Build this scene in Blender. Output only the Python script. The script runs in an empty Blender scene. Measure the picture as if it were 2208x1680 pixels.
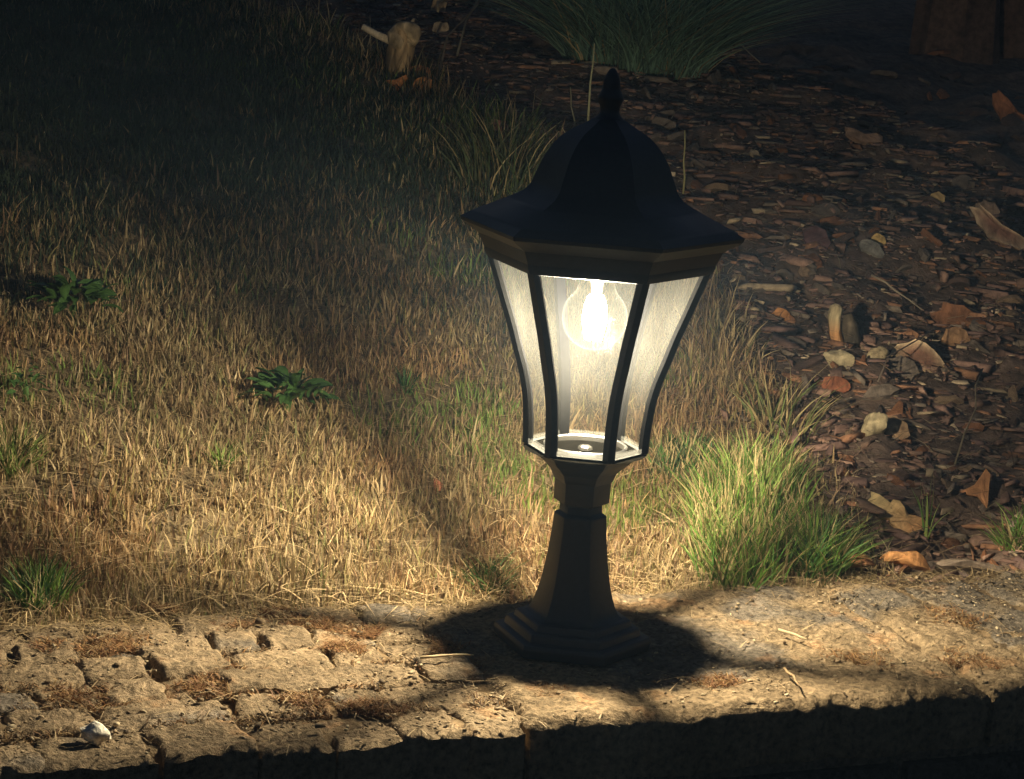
import bpy, math, random
import numpy as np
from mathutils import Matrix, Vector

random.seed(7)
RNG = np.random.default_rng(11)
S = bpy.context.scene
COL = S.collection

# ------------------------------------------------------------------ camera
W_PX, H_PX = 1024, 779
CAM = np.array([0.17844, -1.89688, 0.62054])
CR = np.array([0.98787, 0.14122, 0.06452])
CU = np.array([-0.09153, 0.19404, 0.97671])
CF = np.array([-0.12541, 0.97077, -0.20461])
F_PX = 2275.4
cd = bpy.data.cameras.new('camera')
cam = bpy.data.objects.new('camera', cd)
COL.objects.link(cam)
cam.matrix_world = Matrix(((CR[0], CU[0], -CF[0], CAM[0]), (CR[1], CU[1], -CF[1], CAM[1]),
                           (CR[2], CU[2], -CF[2], CAM[2]), (0, 0, 0, 1)))
cd.sensor_width = 36.0
cd.lens = F_PX * 36.0 / W_PX
cd.clip_start = 0.05
cd.clip_end = 500
S.camera = cam

# ------------------------------------------------------------------ night sky
world = bpy.data.worlds.new('World')
S.world = world
world.use_nodes = True
nt = world.node_tree
bg = nt.nodes['Background']
sky = nt.nodes.new('ShaderNodeTexSky')
sky.sky_type = 'NISHITA'
sky.sun_disc = False
sky.sun_elevation = math.radians(0)
sky.sun_rotation = math.radians(0)
tint = nt.nodes.new('ShaderNodeVectorMath')      # the lamp sets the white balance, so the night sky is blue
tint.operation = 'MULTIPLY'
tint.inputs[1].default_value = (.60, .82, 1.30)
nt.links.new(sky.outputs[0], tint.inputs[0])
nt.links.new(tint.outputs[0], bg.inputs[0])
bg.inputs[1].default_value = 0.11

S.view_settings.view_transform = 'Standard'
S.view_settings.look = 'None'
S.view_settings.gamma = 1.0
S.view_settings.exposure = 0.0
S.view_settings.use_curve_mapping = False
LAMP_L = 5400.0          # radiance of the bulb's filaments
LAMP_C = (1.0, 0.87, 0.66)
S.cycles.max_bounces = 8
S.cycles.diffuse_bounces = 3
S.cycles.glossy_bounces = 4
S.cycles.transparent_max_bounces = 24
S.cycles.sample_clamp_indirect = 3.0
S.cycles.volume_bounces = 0
S.cycles.use_denoising = True
try:
    S.cycles.denoiser = 'OPENIMAGEDENOISE'
    S.cycles.denoising_prefilter = 'ACCURATE'
except Exception:
    pass

# ------------------------------------------------------------------ small helpers
E2 = np.array([math.cos(math.radians(30)), math.sin(math.radians(30))])   # along the wall
N2 = np.array([-E2[1], E2[0]])                                            # from the path to the garden


def st2xy(s, t):
    return s * E2[0] + t * N2[0], s * E2[1] + t * N2[1]


def xy2st(x, y):
    return x * E2[0] + y * E2[1], x * N2[0] + y * N2[1]


def _hash(ix, iy, seed):
    h = (ix * 374761393 + iy * 668265263 + seed * 974634777) & 0xFFFFFFFF
    h = ((h ^ (h >> 13)) * 1274126177) & 0xFFFFFFFF
    return ((h ^ (h >> 16)) & 0xFFFF) / 65535.0


def vnoise(x, y, seed=0):
    x = np.asarray(x, float); y = np.asarray(y, float)
    ix = np.floor(x).astype(np.int64); iy = np.floor(y).astype(np.int64)
    fx = x - ix; fy = y - iy
    fx = fx * fx * (3 - 2 * fx); fy = fy * fy * (3 - 2 * fy)
    a = _hash(ix, iy, seed); b = _hash(ix + 1, iy, seed)
    c = _hash(ix, iy + 1, seed); d = _hash(ix + 1, iy + 1, seed)
    return (a + (b - a) * fx) * (1 - fy) + (c + (d - c) * fx) * fy


def fbm(x, y, seed=0, octv=4):
    v = 0; amp = .5
    for o in range(octv):
        v = v + amp * vnoise(np.asarray(x) * 2 ** o, np.asarray(y) * 2 ** o, seed + o * 17); amp *= .5
    return v


def sstep(a, b, x):
    k = np.clip((np.asarray(x, float) - a) / (b - a), 0, 1)
    return k * k * (3 - 2 * k)


T_BACK = 0.134          # back edge of the wall top


def ground_base(x, y):
    s, t = xy2st(np.asarray(x, float), np.asarray(y, float))
    d = np.maximum(t - T_BACK, 0)
    dd = 3.2 * (1 - np.exp(-d / 3.2)) * 1.25
    return -.012 + .185 * np.minimum(d, 1.0) + .20 * (dd - np.minimum(dd, 1.0)) * .9


def at(px, py):
    """garden ground seen at a place of the photograph (2208 x 1680 coordinates)"""
    x, y = px * W_PX / 2208., py * W_PX / 2208.
    v = CF + CR * (x - W_PX / 2) / F_PX - CU * (y - H_PX / 2) / F_PX
    k = 1.0
    for i in range(4000):
        p = CAM + v * k
        s, t = xy2st(p[0], p[1])
        z = float(ground_base(p[0], p[1])) if t > T_BACK else 0.0
        if p[2] <= z:
            break
        k += .002
    return p


def pxm(p):
    """metres that one photograph pixel (2208 wide) covers at p"""
    return ((np.asarray(p) - CAM) @ CF) / F_PX * W_PX / 2208.


_BND = [at(*q)[:2] for q in ((1880, 1262), (1800, 1120), (1650, 860), (1560, 700), (1420, 470), (1180, 330), (1010, 225), (930, 150))]
_BS = [xy2st(*b) for b in _BND]
_BT = np.array([0.0] + [b[1] for b in _BS] + [9.0, 80.])
_BX = np.array([_BS[0][0]] + [b[0] for b in _BS] + [_BS[-1][0] - 2.0, _BS[-1][0] - 20])


def mulch_side(x, y):
    """metres to the right of the lawn's edge (negative on the lawn)"""
    s, t = xy2st(np.asarray(x, float), np.asarray(y, float))
    return s - np.interp(t, _BT, _BX) + .10 * (fbm(x * 6 + 3, y * 6, 5, 3) - .45)


def ground_z(x, y):
    x = np.asarray(x, float); y = np.asarray(y, float)
    m = sstep(-.05, .12, mulch_side(x, y))
    s, t = xy2st(x, y)
    near = sstep(0, .08, t - T_BACK)
    z = ground_base(x, y)
    z = z + near * (fbm(x * 3, y * 3, 1, 3) - .45) * .05
    z = z + near * m * ((fbm(x * 11, y * 11, 2, 4) - .45) * .075) + (1 - m) * near * (fbm(x * 14, y * 14, 9, 3) - .45) * .02
    return z - m * .012


# ------------------------------------------------------------------ materials
def new_mat(name):
    m = bpy.data.materials.new(name); m.use_nodes = True
    nt = m.node_tree
    return m, nt, nt.nodes['Principled BSDF'], nt.nodes['Material Output']


def attr_mat(name, rough=.85, nscale=60., namount=.45, bump=.4, bdist=.002, spec=.25, transl=0.0, stretch=None):
    """surface whose own colour sits in the mesh attribute Col, varied by a fine noise"""
    m, nt, p, out = new_mat(name)
    a = nt.nodes.new('ShaderNodeAttribute'); a.attribute_name = 'Col'
    tc = nt.nodes.new('ShaderNodeTexCoord')
    n = nt.nodes.new('ShaderNodeTexNoise'); n.inputs['Scale'].default_value = nscale
    n.inputs['Detail'].default_value = 6; n.inputs['Roughness'].default_value = .65
    if stretch:
        mp = nt.nodes.new('ShaderNodeMapping'); mp.inputs['Scale'].default_value = stretch
        nt.links.new(tc.outputs['Object'], mp.inputs[0]); nt.links.new(mp.outputs[0], n.inputs['Vector'])
    else:
        nt.links.new(tc.outputs['Object'], n.inputs['Vector'])
    r = nt.nodes.new('ShaderNodeMapRange')
    r.inputs[1].default_value = .3; r.inputs[2].default_value = .7
    r.inputs[3].default_value = 1 - namount; r.inputs[4].default_value = 1 + namount
    nt.links.new(n.outputs['Fac'], r.inputs[0])
    mx = nt.nodes.new('ShaderNodeVectorMath'); mx.operation = 'SCALE'
    nt.links.new(a.outputs['Color'], mx.inputs[0]); nt.links.new(r.outputs[0], mx.inputs['Scale'])
    nt.links.new(mx.outputs[0], p.inputs['Base Color'])
    p.inputs['Roughness'].default_value = rough
    p.inputs['Specular IOR Level'].default_value = spec
    if bump:
        b = nt.nodes.new('ShaderNodeBump'); b.inputs['Strength'].default_value = bump
        b.inputs['Distance'].default_value = bdist
        nt.links.new(n.outputs['Fac'], b.inputs['Height']); nt.links.new(b.outputs[0], p.inputs['Normal'])
    if transl:
        tr = nt.nodes.new('ShaderNodeBsdfTranslucent'); nt.links.new(mx.outputs[0], tr.inputs[0])
        mix = nt.nodes.new('ShaderNodeMixShader'); mix.inputs[0].default_value = transl
        nt.links.new(p.outputs[0], mix.inputs[1]); nt.links.new(tr.outputs[0], mix.inputs[2])
        nt.links.new(mix.outputs[0], out.inputs[0])
    return m


M_BLADE = attr_mat('grass_blade', .6, 40, .15, 0, spec=.3, transl=.4)
M_LEAF = attr_mat('weed_leaf', .45, 90, .25, .3, .001, spec=.4, transl=.2)
M_BARK = attr_mat('bark', .85, 70, .5, .7, .004, stretch=(1, .35, 1))
M_CHIPS = attr_mat('fine_mulch', .9, 90, .4, .5, .003)
M_WOOD = attr_mat('weathered_wood', .85, 60, .7, .8, .003, stretch=(1, 1, .15))
M_STONE = attr_mat('worn_brick', .95, 170, .7, 1.0, .005, spec=.12)
M_SOIL = attr_mat('soil', .95, 45, .6, .9, .008)
M_STRAW = attr_mat('straw', .7, 40, .15, 0, transl=.15)
M_PEB = attr_mat('pebble', .8, 150, .35, .6, .003)


def black_metal(name, lo, hi, r0=.38, r1=.62, spec=.5):
    m, nt, p, out = new_mat(name)
    p.inputs['Specular IOR Level'].default_value = spec
    n = nt.nodes.new('ShaderNodeTexNoise'); n.inputs['Scale'].default_value = 220
    n.inputs['Detail'].default_value = 4
    tc = nt.nodes.new('ShaderNodeTexCoord'); nt.links.new(tc.outputs['Object'], n.inputs['Vector'])
    cr = nt.nodes.new('ShaderNodeValToRGB')
    cr.color_ramp.elements[0].color = (*lo, 1); cr.color_ramp.elements[1].color = (*hi, 1)
    nt.links.new(n.outputs['Fac'], cr.inputs[0]); nt.links.new(cr.outputs[0], p.inputs['Base Color'])
    n2 = nt.nodes.new('ShaderNodeTexNoise'); n2.inputs['Scale'].default_value = 18
    nt.links.new(tc.outputs['Object'], n2.inputs['Vector'])
    r = nt.nodes.new('ShaderNodeMapRange'); r.inputs[3].default_value = r0; r.inputs[4].default_value = r1
    nt.links.new(n2.outputs['Fac'], r.inputs[0]); nt.links.new(r.outputs[0], p.inputs['Roughness'])
    b = nt.nodes.new('ShaderNodeBump'); b.inputs['Strength'].default_value = .15; b.inputs['Distance'].default_value = .0006
    nt.links.new(n.outputs['Fac'], b.inputs['Height']); nt.links.new(b.outputs[0], p.inputs['Normal'])
    return m


def dusty_glass(name, dust_lo, dust_hi, gloss=1.0, scale=24, power=5, f0=.03, rough=.03, rim=0.):
    """clear pane: sees straight through, mirrors by Fresnel, and carries a film of pale dust, on the bulb a painted halo"""
    m, nt, p, out = new_mat(name)
    nt.nodes.remove(p)
    tr = nt.nodes.new('ShaderNodeBsdfTransparent'); tr.inputs[0].default_value = (.97, .97, .95, 1)
    gl = nt.nodes.new('ShaderNodeBsdfGlossy'); gl.inputs['Roughness'].default_value = rough
    lw = nt.nodes.new('ShaderNodeLayerWeight')
    pw = nt.nodes.new('ShaderNodeMath'); pw.operation = 'POWER'; pw.inputs[1].default_value = power
    nt.links.new(lw.outputs['Facing'], pw.inputs[0])
    mul = nt.nodes.new('ShaderNodeMath'); mul.operation = 'MULTIPLY_ADD'; mul.inputs[1].default_value = .9 * gloss; mul.inputs[2].default_value = f0 * gloss
    nt.links.new(pw.outputs[0], mul.inputs[0])
    m1 = nt.nodes.new('ShaderNodeMixShader')
    nt.links.new(mul.outputs[0], m1.inputs[0]); nt.links.new(tr.outputs[0], m1.inputs[1]); nt.links.new(gl.outputs[0], m1.inputs[2])
    df = nt.nodes.new('ShaderNodeBsdfDiffuse'); df.inputs[0].default_value = (.74, .74, .68, 1)
    tl = nt.nodes.new('ShaderNodeBsdfTranslucent'); tl.inputs[0].default_value = (.74, .74, .68, 1)
    md = nt.nodes.new('ShaderNodeMixShader'); md.inputs[0].default_value = .5
    nt.links.new(df.outputs[0], md.inputs[1]); nt.links.new(tl.outputs[0], md.inputs[2])
    tc = nt.nodes.new('ShaderNodeTexCoord')
    n = nt.nodes.new('ShaderNodeTexNoise'); n.inputs['Scale'].default_value = scale; n.inputs['Detail'].default_value = 8
    n.inputs['Roughness'].default_value = .7
    mp = nt.nodes.new('ShaderNodeMapping'); mp.inputs['Scale'].default_value = (1, 1, .35)
    nt.links.new(tc.outputs['Object'], mp.inputs[0]); nt.links.new(mp.outputs[0], n.inputs['Vector'])
    r = nt.nodes.new('ShaderNodeMapRange'); r.inputs[1].default_value = .3; r.inputs[2].default_value = .75
    r.inputs[3].default_value = dust_lo; r.inputs[4].default_value = dust_hi
    nt.links.new(n.outputs['Fac'], r.inputs[0])
    m2 = nt.nodes.new('ShaderNodeMixShader')
    ad = nt.nodes.new('ShaderNodeMath'); ad.operation = 'MULTIPLY_ADD'; ad.inputs[1].default_value = rim
    nt.links.new(pw.outputs[0], ad.inputs[0]); nt.links.new(r.outputs[0], ad.inputs[2])
    nt.links.new(ad.outputs[0], m2.inputs[0]); nt.links.new(m1.outputs[0], m2.inputs[1]); nt.links.new(md.outputs[0], m2.inputs[2])
    nt.links.new(m2.outputs[0], out.inputs[0])
    return m


M_BLACK = black_metal('blue_black_painted_metal', (.024, .029, .038), (.040, .047, .058), spec=.4)
M_BAR = black_metal('dimmed_bar_black', (.0015, .0015, .0018), (.003, .003, .0033), .8, 1., .0)  # inner faces coloured darker to take down the bulb's light on them
M_FLOOR = black_metal('black_floor_plate', (.0010, .0010, .0009), (.0045, .004, .003), .8, 1., .0)
M_PANE = dusty_glass('dusty_pane', .0016, .0050, gloss=.025, f0=.008, rough=.03)
M_EDGE = dusty_glass('bevelled_pane_edge', .05, .11)
M_BULB = dusty_glass('bulb_glass', .00012, .00028, .25, power=5, f0=.002, rim=.0022)  # pale film stands in for the globe's halo and bright rim
m, nt, p, out = new_mat('glowing_filament')
p.inputs['Base Color'].default_value = (.9, .8, .5, 1)
p.inputs['Emission Color'].default_value = (*LAMP_C, 1); p.inputs['Emission Strength'].default_value = LAMP_L
M_FIL = m
m, nt, p, out = new_mat('nickel'); p.inputs['Base Color'].default_value = (.6, .58, .54, 1)
p.inputs['Metallic'].default_value = 1; p.inputs['Roughness'].default_value = .3
n = nt.nodes.new('ShaderNodeTexNoise'); n.inputs['Scale'].default_value = 120
r = nt.nodes.new('ShaderNodeMapRange'); r.inputs[3].default_value = .2; r.inputs[4].default_value = .45
nt.links.new(n.outputs['Fac'], r.inputs[0]); nt.links.new(r.outputs[0], p.inputs['Roughness'])
M_NICKEL = m
m, nt, p, out = new_mat('white_plastic'); p.inputs['Base Color'].default_value = (.75, .72, .64, 1); p.inputs['Roughness'].default_value = .4
M_PLASTIC = m


# ------------------------------------------------------------------ mesh helpers
def mesh_from(name, V, Fc, mats, cols=None, smooth=False, mat_idx=None):
    V = np.asarray(V, np.float32)
    me = bpy.data.meshes.new(name)
    if isinstance(Fc, np.ndarray):
        k = Fc.shape[1]
        me.vertices.add(len(V)); me.vertices.foreach_set('co', V.ravel())
        me.loops.add(Fc.size); me.loops.foreach_set('vertex_index', Fc.astype(np.int32).ravel())
        me.polygons.add(len(Fc)); me.polygons.foreach_set('loop_start', np.arange(0, Fc.size, k, dtype=np.int32))
        me.update(calc_edges=True); me.validate()
    else:
        me.from_pydata(V.tolist(), [], [list(f) for f in Fc]); me.update()
    if not isinstance(mats, (list, tuple)):
        mats = [mats]
    for mm in mats:
        me.materials.append(mm)
    if mat_idx is not None:
        me.polygons.foreach_set('material_index', np.asarray(mat_idx, np.int32))
    if cols is not None:
        c = np.ones((len(V), 4), np.float32); c[:, :3] = cols
        a = me.attributes.new('Col', 'FLOAT_COLOR', 'POINT'); a.data.foreach_set('color', c.ravel())
    if smooth:
        me.polygons.foreach_set('use_smooth', np.ones(len(me.polygons), bool))
    me.update()
    return me


def link(name, me, parent=None, loc=None, rot=None):
    o = bpy.data.objects.new(name, me)
    COL.objects.link(o)
    if parent is not None:
        o.parent = parent
    if loc is not None:
        o.location = loc
    if rot is not None:
        o.rotation_euler = rot
    return o


def tag(o, label=None, cat=None, group=None, kind=None):
    if label: o['label'] = label
    if cat: o['category'] = cat
    if group: o['group'] = group
    if kind: o['kind'] = kind
    return o


def thing(name, label, cat, loc=(0, 0, 0), rot=None, group=None):
    o = bpy.data.objects.new(name, None); o.empty_display_size = .02
    COL.objects.link(o); o.location = loc
    if rot is not None: o.rotation_euler = rot
    return tag(o, label, cat, group)


def sharpen(me, ang=35):
    """smooth shading with hard creases"""
    import bmesh
    bm = bmesh.new(); bm.from_mesh(me)
    for f in bm.faces: f.smooth = True
    for e in bm.edges:
        if len(e.link_faces) == 2 and e.calc_face_angle(0) > math.radians(ang): e.smooth = False
    bm.to_mesh(me); bm.free()
    return me


def lathe(profile, n, cap_lo=False, cap_hi=False, phase=0.):
    V = []; Fc = []
    for R, z in profile:
        for k in range(n):
            a = phase + 2 * math.pi * k / n
            V.append((R * math.cos(a), R * math.sin(a), z))
    for i in range(len(profile) - 1):
        for k in range(n):
            k2 = (k + 1) % n
            Fc.append((i * n + k, i * n + k2, (i + 1) * n + k2, (i + 1) * n + k))
    if cap_lo: Fc.append(tuple(range(n - 1, -1, -1)))
    if cap_hi: Fc.append(tuple((len(profile) - 1) * n + k for k in range(n)))
    return V, Fc


def bevel(me, w=.0012, seg=2, ang=30):
    import bmesh
    bm = bmesh.new(); bm.from_mesh(me)
    es = [e for e in bm.edges if len(e.link_faces) == 2 and e.calc_face_angle(0) > math.radians(ang)]
    bmesh.ops.bevel(bm, geom=es, offset=w, segments=seg, profile=.5, affect='EDGES', clamp_overlap=True)
    bm.to_mesh(me); bm.free()
    return me


# ================================================================== STRUCTURE
def grow(lo, hi, step, far, k=1.35):
    a = list(np.arange(lo, hi + step, step))
    s = step
    while a[-1] < far: s *= k; a.append(a[-1] + s)
    s = step
    b = [lo]
    while b[-1] > -far: s *= k; b.append(b[-1] - s)
    return np.array(b[:0:-1] + a)


# --- garden ground: one sheet behind the wall out to the horizon
sv = grow(-1.3, 1.5, .014, 90)
tv = np.array([T_BACK - .004] + [T_BACK + v for v in np.arange(.008, 2.9, .014)])
s_ = .014; tl = list(tv)
while tl[-1] < 90: s_ *= 1.35; tl.append(tl[-1] + s_)
tv = np.array(tl)
SG, TG = np.meshgrid(sv, tv)
X, Y = st2xy(SG, TG)
Z = ground_z(X, Y)
Z[0] = -.05
V = np.stack([X.ravel(), Y.ravel(), Z.ravel()], 1)
nr, nc = SG.shape
ii = (np.arange(nr - 1)[:, None] * nc + np.arange(nc - 1)[None]).ravel()
Fq = np.stack([ii, ii + 1, ii + nc + 1, ii + nc], 1)
mm = sstep(-.06, .05, mulch_side(X, Y)).ravel()[:, None]
nz = fbm(X * 9, Y * 9, 31, 4).ravel()[:, None]
c_lawn = np.array([.20, .145, .080]) * (.6 + .8 * nz)
c_mul = np.array([.135, .090, .066]) * (.45 + 1.1 * nz)
g = link('ground', mesh_from('ground', V, Fq, M_SOIL, c_lawn * (1 - mm) + c_mul * mm, smooth=True))
tag(g, kind='structure')

# --- path below the wall, in the dark
P_Z = -1.15
xs = grow(-2, 2, .25, 90); ys = np.array([-90, -40, -15, -6, -3, -2, -1.5, -1, -.7, -.45, -.15])
SG, TG = np.meshgrid(xs, ys); X, Y = st2xy(SG, TG)
Z = P_Z + .01 * (fbm(X * 2, Y * 2, 3) - .5)
nr, nc = SG.shape
ii = (np.arange(nr - 1)[:, None] * nc + np.arange(nc - 1)[None]).ravel()
Fq = np.stack([ii, ii + 1, ii + nc + 1, ii + nc], 1)
pth = link('path', mesh_from('path', np.stack([X.ravel(), Y.ravel(), Z.ravel()], 1), Fq, M_SOIL,
                             np.array([.030, .030, .032]) * np.ones((X.size, 1)), smooth=True))
tag(pth, kind='structure')

# --- the wall
ROT_W = math.radians(30)
wall = thing('garden_wall', 'low weathered brick wall with crumbling top carrying the lantern', 'wall', (0, 0, 0), (0, 0, ROT_W))
# inside the wall's own frame: x = along, y = towards the garden


def block_mesh(L, D, Hh, nx, ny, seed, amp=.006, round_=.010, ragged=.006, base=(.245, .176, .102), crumble=0., ridge=0.):
    """worn masonry unit: uneven top grid with rounded, chipped edges and a skirt"""
    u = np.linspace(-.5, .5, nx); v = np.linspace(-.5, .5, ny)
    U, Vv = np.meshgrid(u, v)
    x = U * L; y = Vv * D
    o = seed * 7.31
    n1 = fbm(x * 55 + o, y * 55 + o * 2, seed, 4) - .47
    n2 = fbm(x * 17 + o, y * 17 - o, seed + 3, 3) - .47
    edge = np.minimum(L / 2 - np.abs(x), D / 2 - np.abs(y))
    n3 = fbm(x * 160 + o, y * 160 - o, seed + 6, 2) - .37
    z = amp * (1.5 * n1 + 1.6 * n2 + .8 * n3) - round_ * np.clip(1 - edge / (round_ * 1.3), 0, 1) ** 2
    z -= crumble * np.clip((.25 - Vv - .5 + n2 * .8), 0, 1) * 1.2
    if ridge:
        z += ridge * (np.abs(np.sin((x + .18 * y) * 62 + 3 * n2)) ** .5 - .6) * (.5 + n2)
    bx = ragged * (fbm(y * 40 + o, x * 4 + o, seed + 8, 3) - .5) * 2.4
    by = ragged * (fbm(x * 40 - o, y * 4 + o, seed + 9, 3) - .5) * 2.4
    x = x + bx * np.clip(np.abs(U) * 2, 0, 1) ** 4
    y = y + by * np.clip(np.abs(Vv) * 2, 0, 1) ** 4
    V = np.stack([x.ravel(), y.ravel(), z.ravel()], 1)
    Fc = []
    for j in range(ny - 1):
        for i in range(nx - 1):
            a = j * nx + i; Fc.append((a, a + 1, a + nx + 1, a + nx))
    ring = [i for i in range(nx)] + [j * nx + nx - 1 for j in range(1, ny)] + \
           [(ny - 1) * nx + i for i in range(nx - 2, -1, -1)] + [j * nx for j in range(ny - 2, 0, -1)]
    low = V[ring].copy(); low[:, :2] *= .985; low[:, 2] = -Hh
    b = len(V); V = np.vstack([V, low]); k = len(ring)
    for i in range(k):
        j = (i + 1) % k
        Fc.append((ring[j], ring[i], b + i, b + j))
    Fc.append(tuple(b + i for i in range(k)))
    c0 = np.array(base)
    pn = fbm(V[:, 0] * 30 + o, V[:, 1] * 30 + o, seed + 21, 4)[:, None]
    g2 = fbm(V[:, 0] * 11 - o, V[:, 1] * 11 + o, seed + 40, 3)[:, None]
    col = c0 * (.55 + .95 * pn)
    grey = np.array([.15, .135, .115]) * (.4 + 1.0 * pn)
    rust = np.array([.24, .125, .055]) * (.6 + .8 * pn)
    k1 = sstep(.5, .62, g2); k2 = sstep(.60, .72, pn) * .5
    col = col * (1 - k1 * .7) + grey * k1 * .7
    col = col * (1 - k2) + rust * k2
    return sharpen(mesh_from('block', V, Fc, M_STONE, col, smooth=True), 48)


rows = [(.137, .090, .0), (.090, .038, .04), (.038, -.014, -.035), (-.014, -.066, .02), (-.066, -.118, -.06), (-.118, -.178, -.06)]
joints = {0: [-.112, -.158, -.208], 1: [-.112, -.162, -.218, -.264, -.306], 2: [-.106, -.168, -.212, -.300, -.372], 3: [-.106, -.154, -.230, -.325, -.372], 4: [-.114, -.201, -.246, -.326, -.434], 5: [-.1105, -.160, -.215, -.272, -.330, -.405, -.489]}
k = 0
for ri, (t1, t0, off) in enumerate(rows):
    js = list(joints[ri])
    while js[-1] > -1.3: js.append(js[-1] - random.uniform(.050, .088))
    for a, b in zip(js[:-1], js[1:]):
        L = a - b - (random.uniform(.006, .010) if random.random() < .12 else random.uniform(-.001, .004)); D = t1 - t0 - random.uniform(-.002, .003)
        tone = random.uniform(.85, 1.15)
        big = b > -.62
        me = block_mesh(L, D, .055, 22 if big else 8, 15 if big else 6, 100 + k, .0048, .0035, .0065,
                        (.245 * tone, .178 * tone, .106 * tone), .0 if ri == 5 else 0.)
        link('brick', me, wall, ((a + b) / 2, (t1 + t0) / 2, random.uniform(-.0035, .003) - (.003 if ri == 5 else 0)),
             (random.uniform(-.02, .02), random.uniform(-.015, .015), random.uniform(-.09, .09)))
        k += 1
# the long rough capping stone under and right of the lantern, then stones set across the wall
me = block_mesh(.425, .312, .055, 210, 150, 5, .0050, .010, .008, (.245, .176, .102))
link('coping_stone', me, wall, (.104, -.021, 0))
x0 = .320
kk = 0
while x0 < 1.5:
    w = random.uniform(.066, .095)
    big = x0 < .62
    me = block_mesh(w - .004, .31 + random.uniform(-.008, .006), .055, 26 if big else 8, 90 if big else 16, 300 + kk, .0055, .010, .007,
                    (.245, .176, .102), 0., .004)
    link('header_stone', me, wall, (x0 + w / 2, -.021, random.uniform(-.005, .003)), (random.uniform(-.015, .015), random.uniform(-.05, .05), random.uniform(-.03, .03)))
    x0 += w; kk += 1
# crumbly mortar bed under the top course
nx, ny = 260, 34
u = np.linspace(-1.3, 1.5, nx); v = np.linspace(-.172, .132, ny)
U, Vv = np.meshgrid(u, v)
zz = -.0072 + .010 * (fbm(U * 50, Vv * 50, 71, 3) - .5) - .015 * sstep(-.150, -.172, Vv)
V = np.stack([U.ravel(), Vv.ravel(), zz.ravel()], 1)
ii = (np.arange(ny - 1)[:, None] * nx + np.arange(nx - 1)[None]).ravel()
Fq = np.stack([ii, ii + 1, ii + nx + 1, ii + nx], 1)
pn = fbm(U * 40, Vv * 40, 77, 3).ravel()[:, None]
link('mortar_bed', mesh_from('mortar_bed', V, Fq, M_SOIL, np.array([.20, .135, .07]) * (.3 + 1.3 * pn), smooth=True), wall)
# lower courses of the wall's face, its shade also put into the darker brick colour
V = []; Fc = []


def add_box(V, Fc, x0, x1, y0, y1, z0, z1):
    b = len(V)
    V += [(x0, y0, z0), (x1, y0, z0), (x1, y1, z0), (x0, y1, z0), (x0, y0, z1), (x1, y0, z1), (x1, y1, z1), (x0, y1, z1)]
    Fc += [(b, b + 3, b + 2, b + 1), (b + 4, b + 5, b + 6, b + 7), (b, b + 1, b + 5, b + 4), (b + 1, b + 2, b + 6, b + 5), (b + 2, b + 3, b + 7, b + 6), (b + 3, b, b + 4, b + 7)]


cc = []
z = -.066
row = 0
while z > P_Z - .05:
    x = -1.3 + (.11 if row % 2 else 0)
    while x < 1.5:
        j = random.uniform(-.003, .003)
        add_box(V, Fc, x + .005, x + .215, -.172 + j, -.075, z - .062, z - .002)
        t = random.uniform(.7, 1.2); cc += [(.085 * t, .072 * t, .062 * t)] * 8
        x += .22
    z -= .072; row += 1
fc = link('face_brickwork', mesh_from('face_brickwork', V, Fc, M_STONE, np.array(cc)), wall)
fc['kind'] = 'stuff'
V = []; Fc = []
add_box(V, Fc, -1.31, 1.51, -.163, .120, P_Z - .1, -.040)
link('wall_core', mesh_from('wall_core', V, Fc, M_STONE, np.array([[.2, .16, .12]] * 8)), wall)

# ================================================================== LANTERN
lan = thing('pedestal_lantern', 'black six-sided pedestal lantern with curved glass panes, lit, standing on the wall', 'lantern', (0, 0, 0))


def catmull(P, n=6):
    P = [np.array(p, float) for p in P]; out = []
    for i in range(len(P) - 1):
        p0 = P[max(i - 1, 0)]; p1 = P[i]; p2 = P[i + 1]; p3 = P[min(i + 2, len(P) - 1)]
        for k in range(n):
            t = k / n
            out.append(.5 * ((2 * p1) + (p2 - p0) * t + (2 * p0 - 5 * p1 + 4 * p2 - p3) * t * t + (-p0 + 3 * p1 - 3 * p2 + p3) * t ** 3))
    out.append(P[-1])
    return [tuple(o) for o in out]


def hexpart(name, prof, lo=True, hi=True, bev=.0012, parent=lan, crease=28, mat=None):
    V, Fc = lathe(prof, 6, lo, hi)
    me = mesh_from(name, V, Fc, mat or M_BLACK)
    if bev: bevel(me, bev, 2, crease)
    sharpen(me, crease)
    return link(name, me, parent)


# stepped foot
bs = hexpart('base', [(.0685, .001), (.0697, .009), (.0680, .0125), (.0600, .0128), (.0592, .0185), (.0575, .0205), (.0520, .0207), (.0508, .0255), (.0490, .0268)], bev=.0008)
# flared post
hexpart('post', catmull([(.0462, .0262), (.0395, .0300), (.0345, .0415), (.0310, .0540), (.0280, .0700), (.0257, .0870), (.0240, .1030), (.0230, .1172)], 4) +
        [(.0188, .1195), (.0186, .1262)], bev=.0007)
hexpart('collar', [(.0192, .1264), (.0242, .1290), (.0246, .1470), (.0256, .1480), (.0285, .1545)] +
        catmull([(.0285, .1547), (.0330, .1595), (.0395, .1650), (.0440, .1705), (.0510, .1735)], 3) + [(.0532, .1742), (.0534, .1768)], hi=False, bev=.0006)
# glass profile (vertex radius against height)
GP = catmull([(.0522, .1762), (.0530, .1950), (.0555, .2187), (.0600, .2390), (.0663, .2581), (.0725, .2780), (.0795, .2971), (.0862, .3160), (.0930, .3354)], 3)
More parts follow.
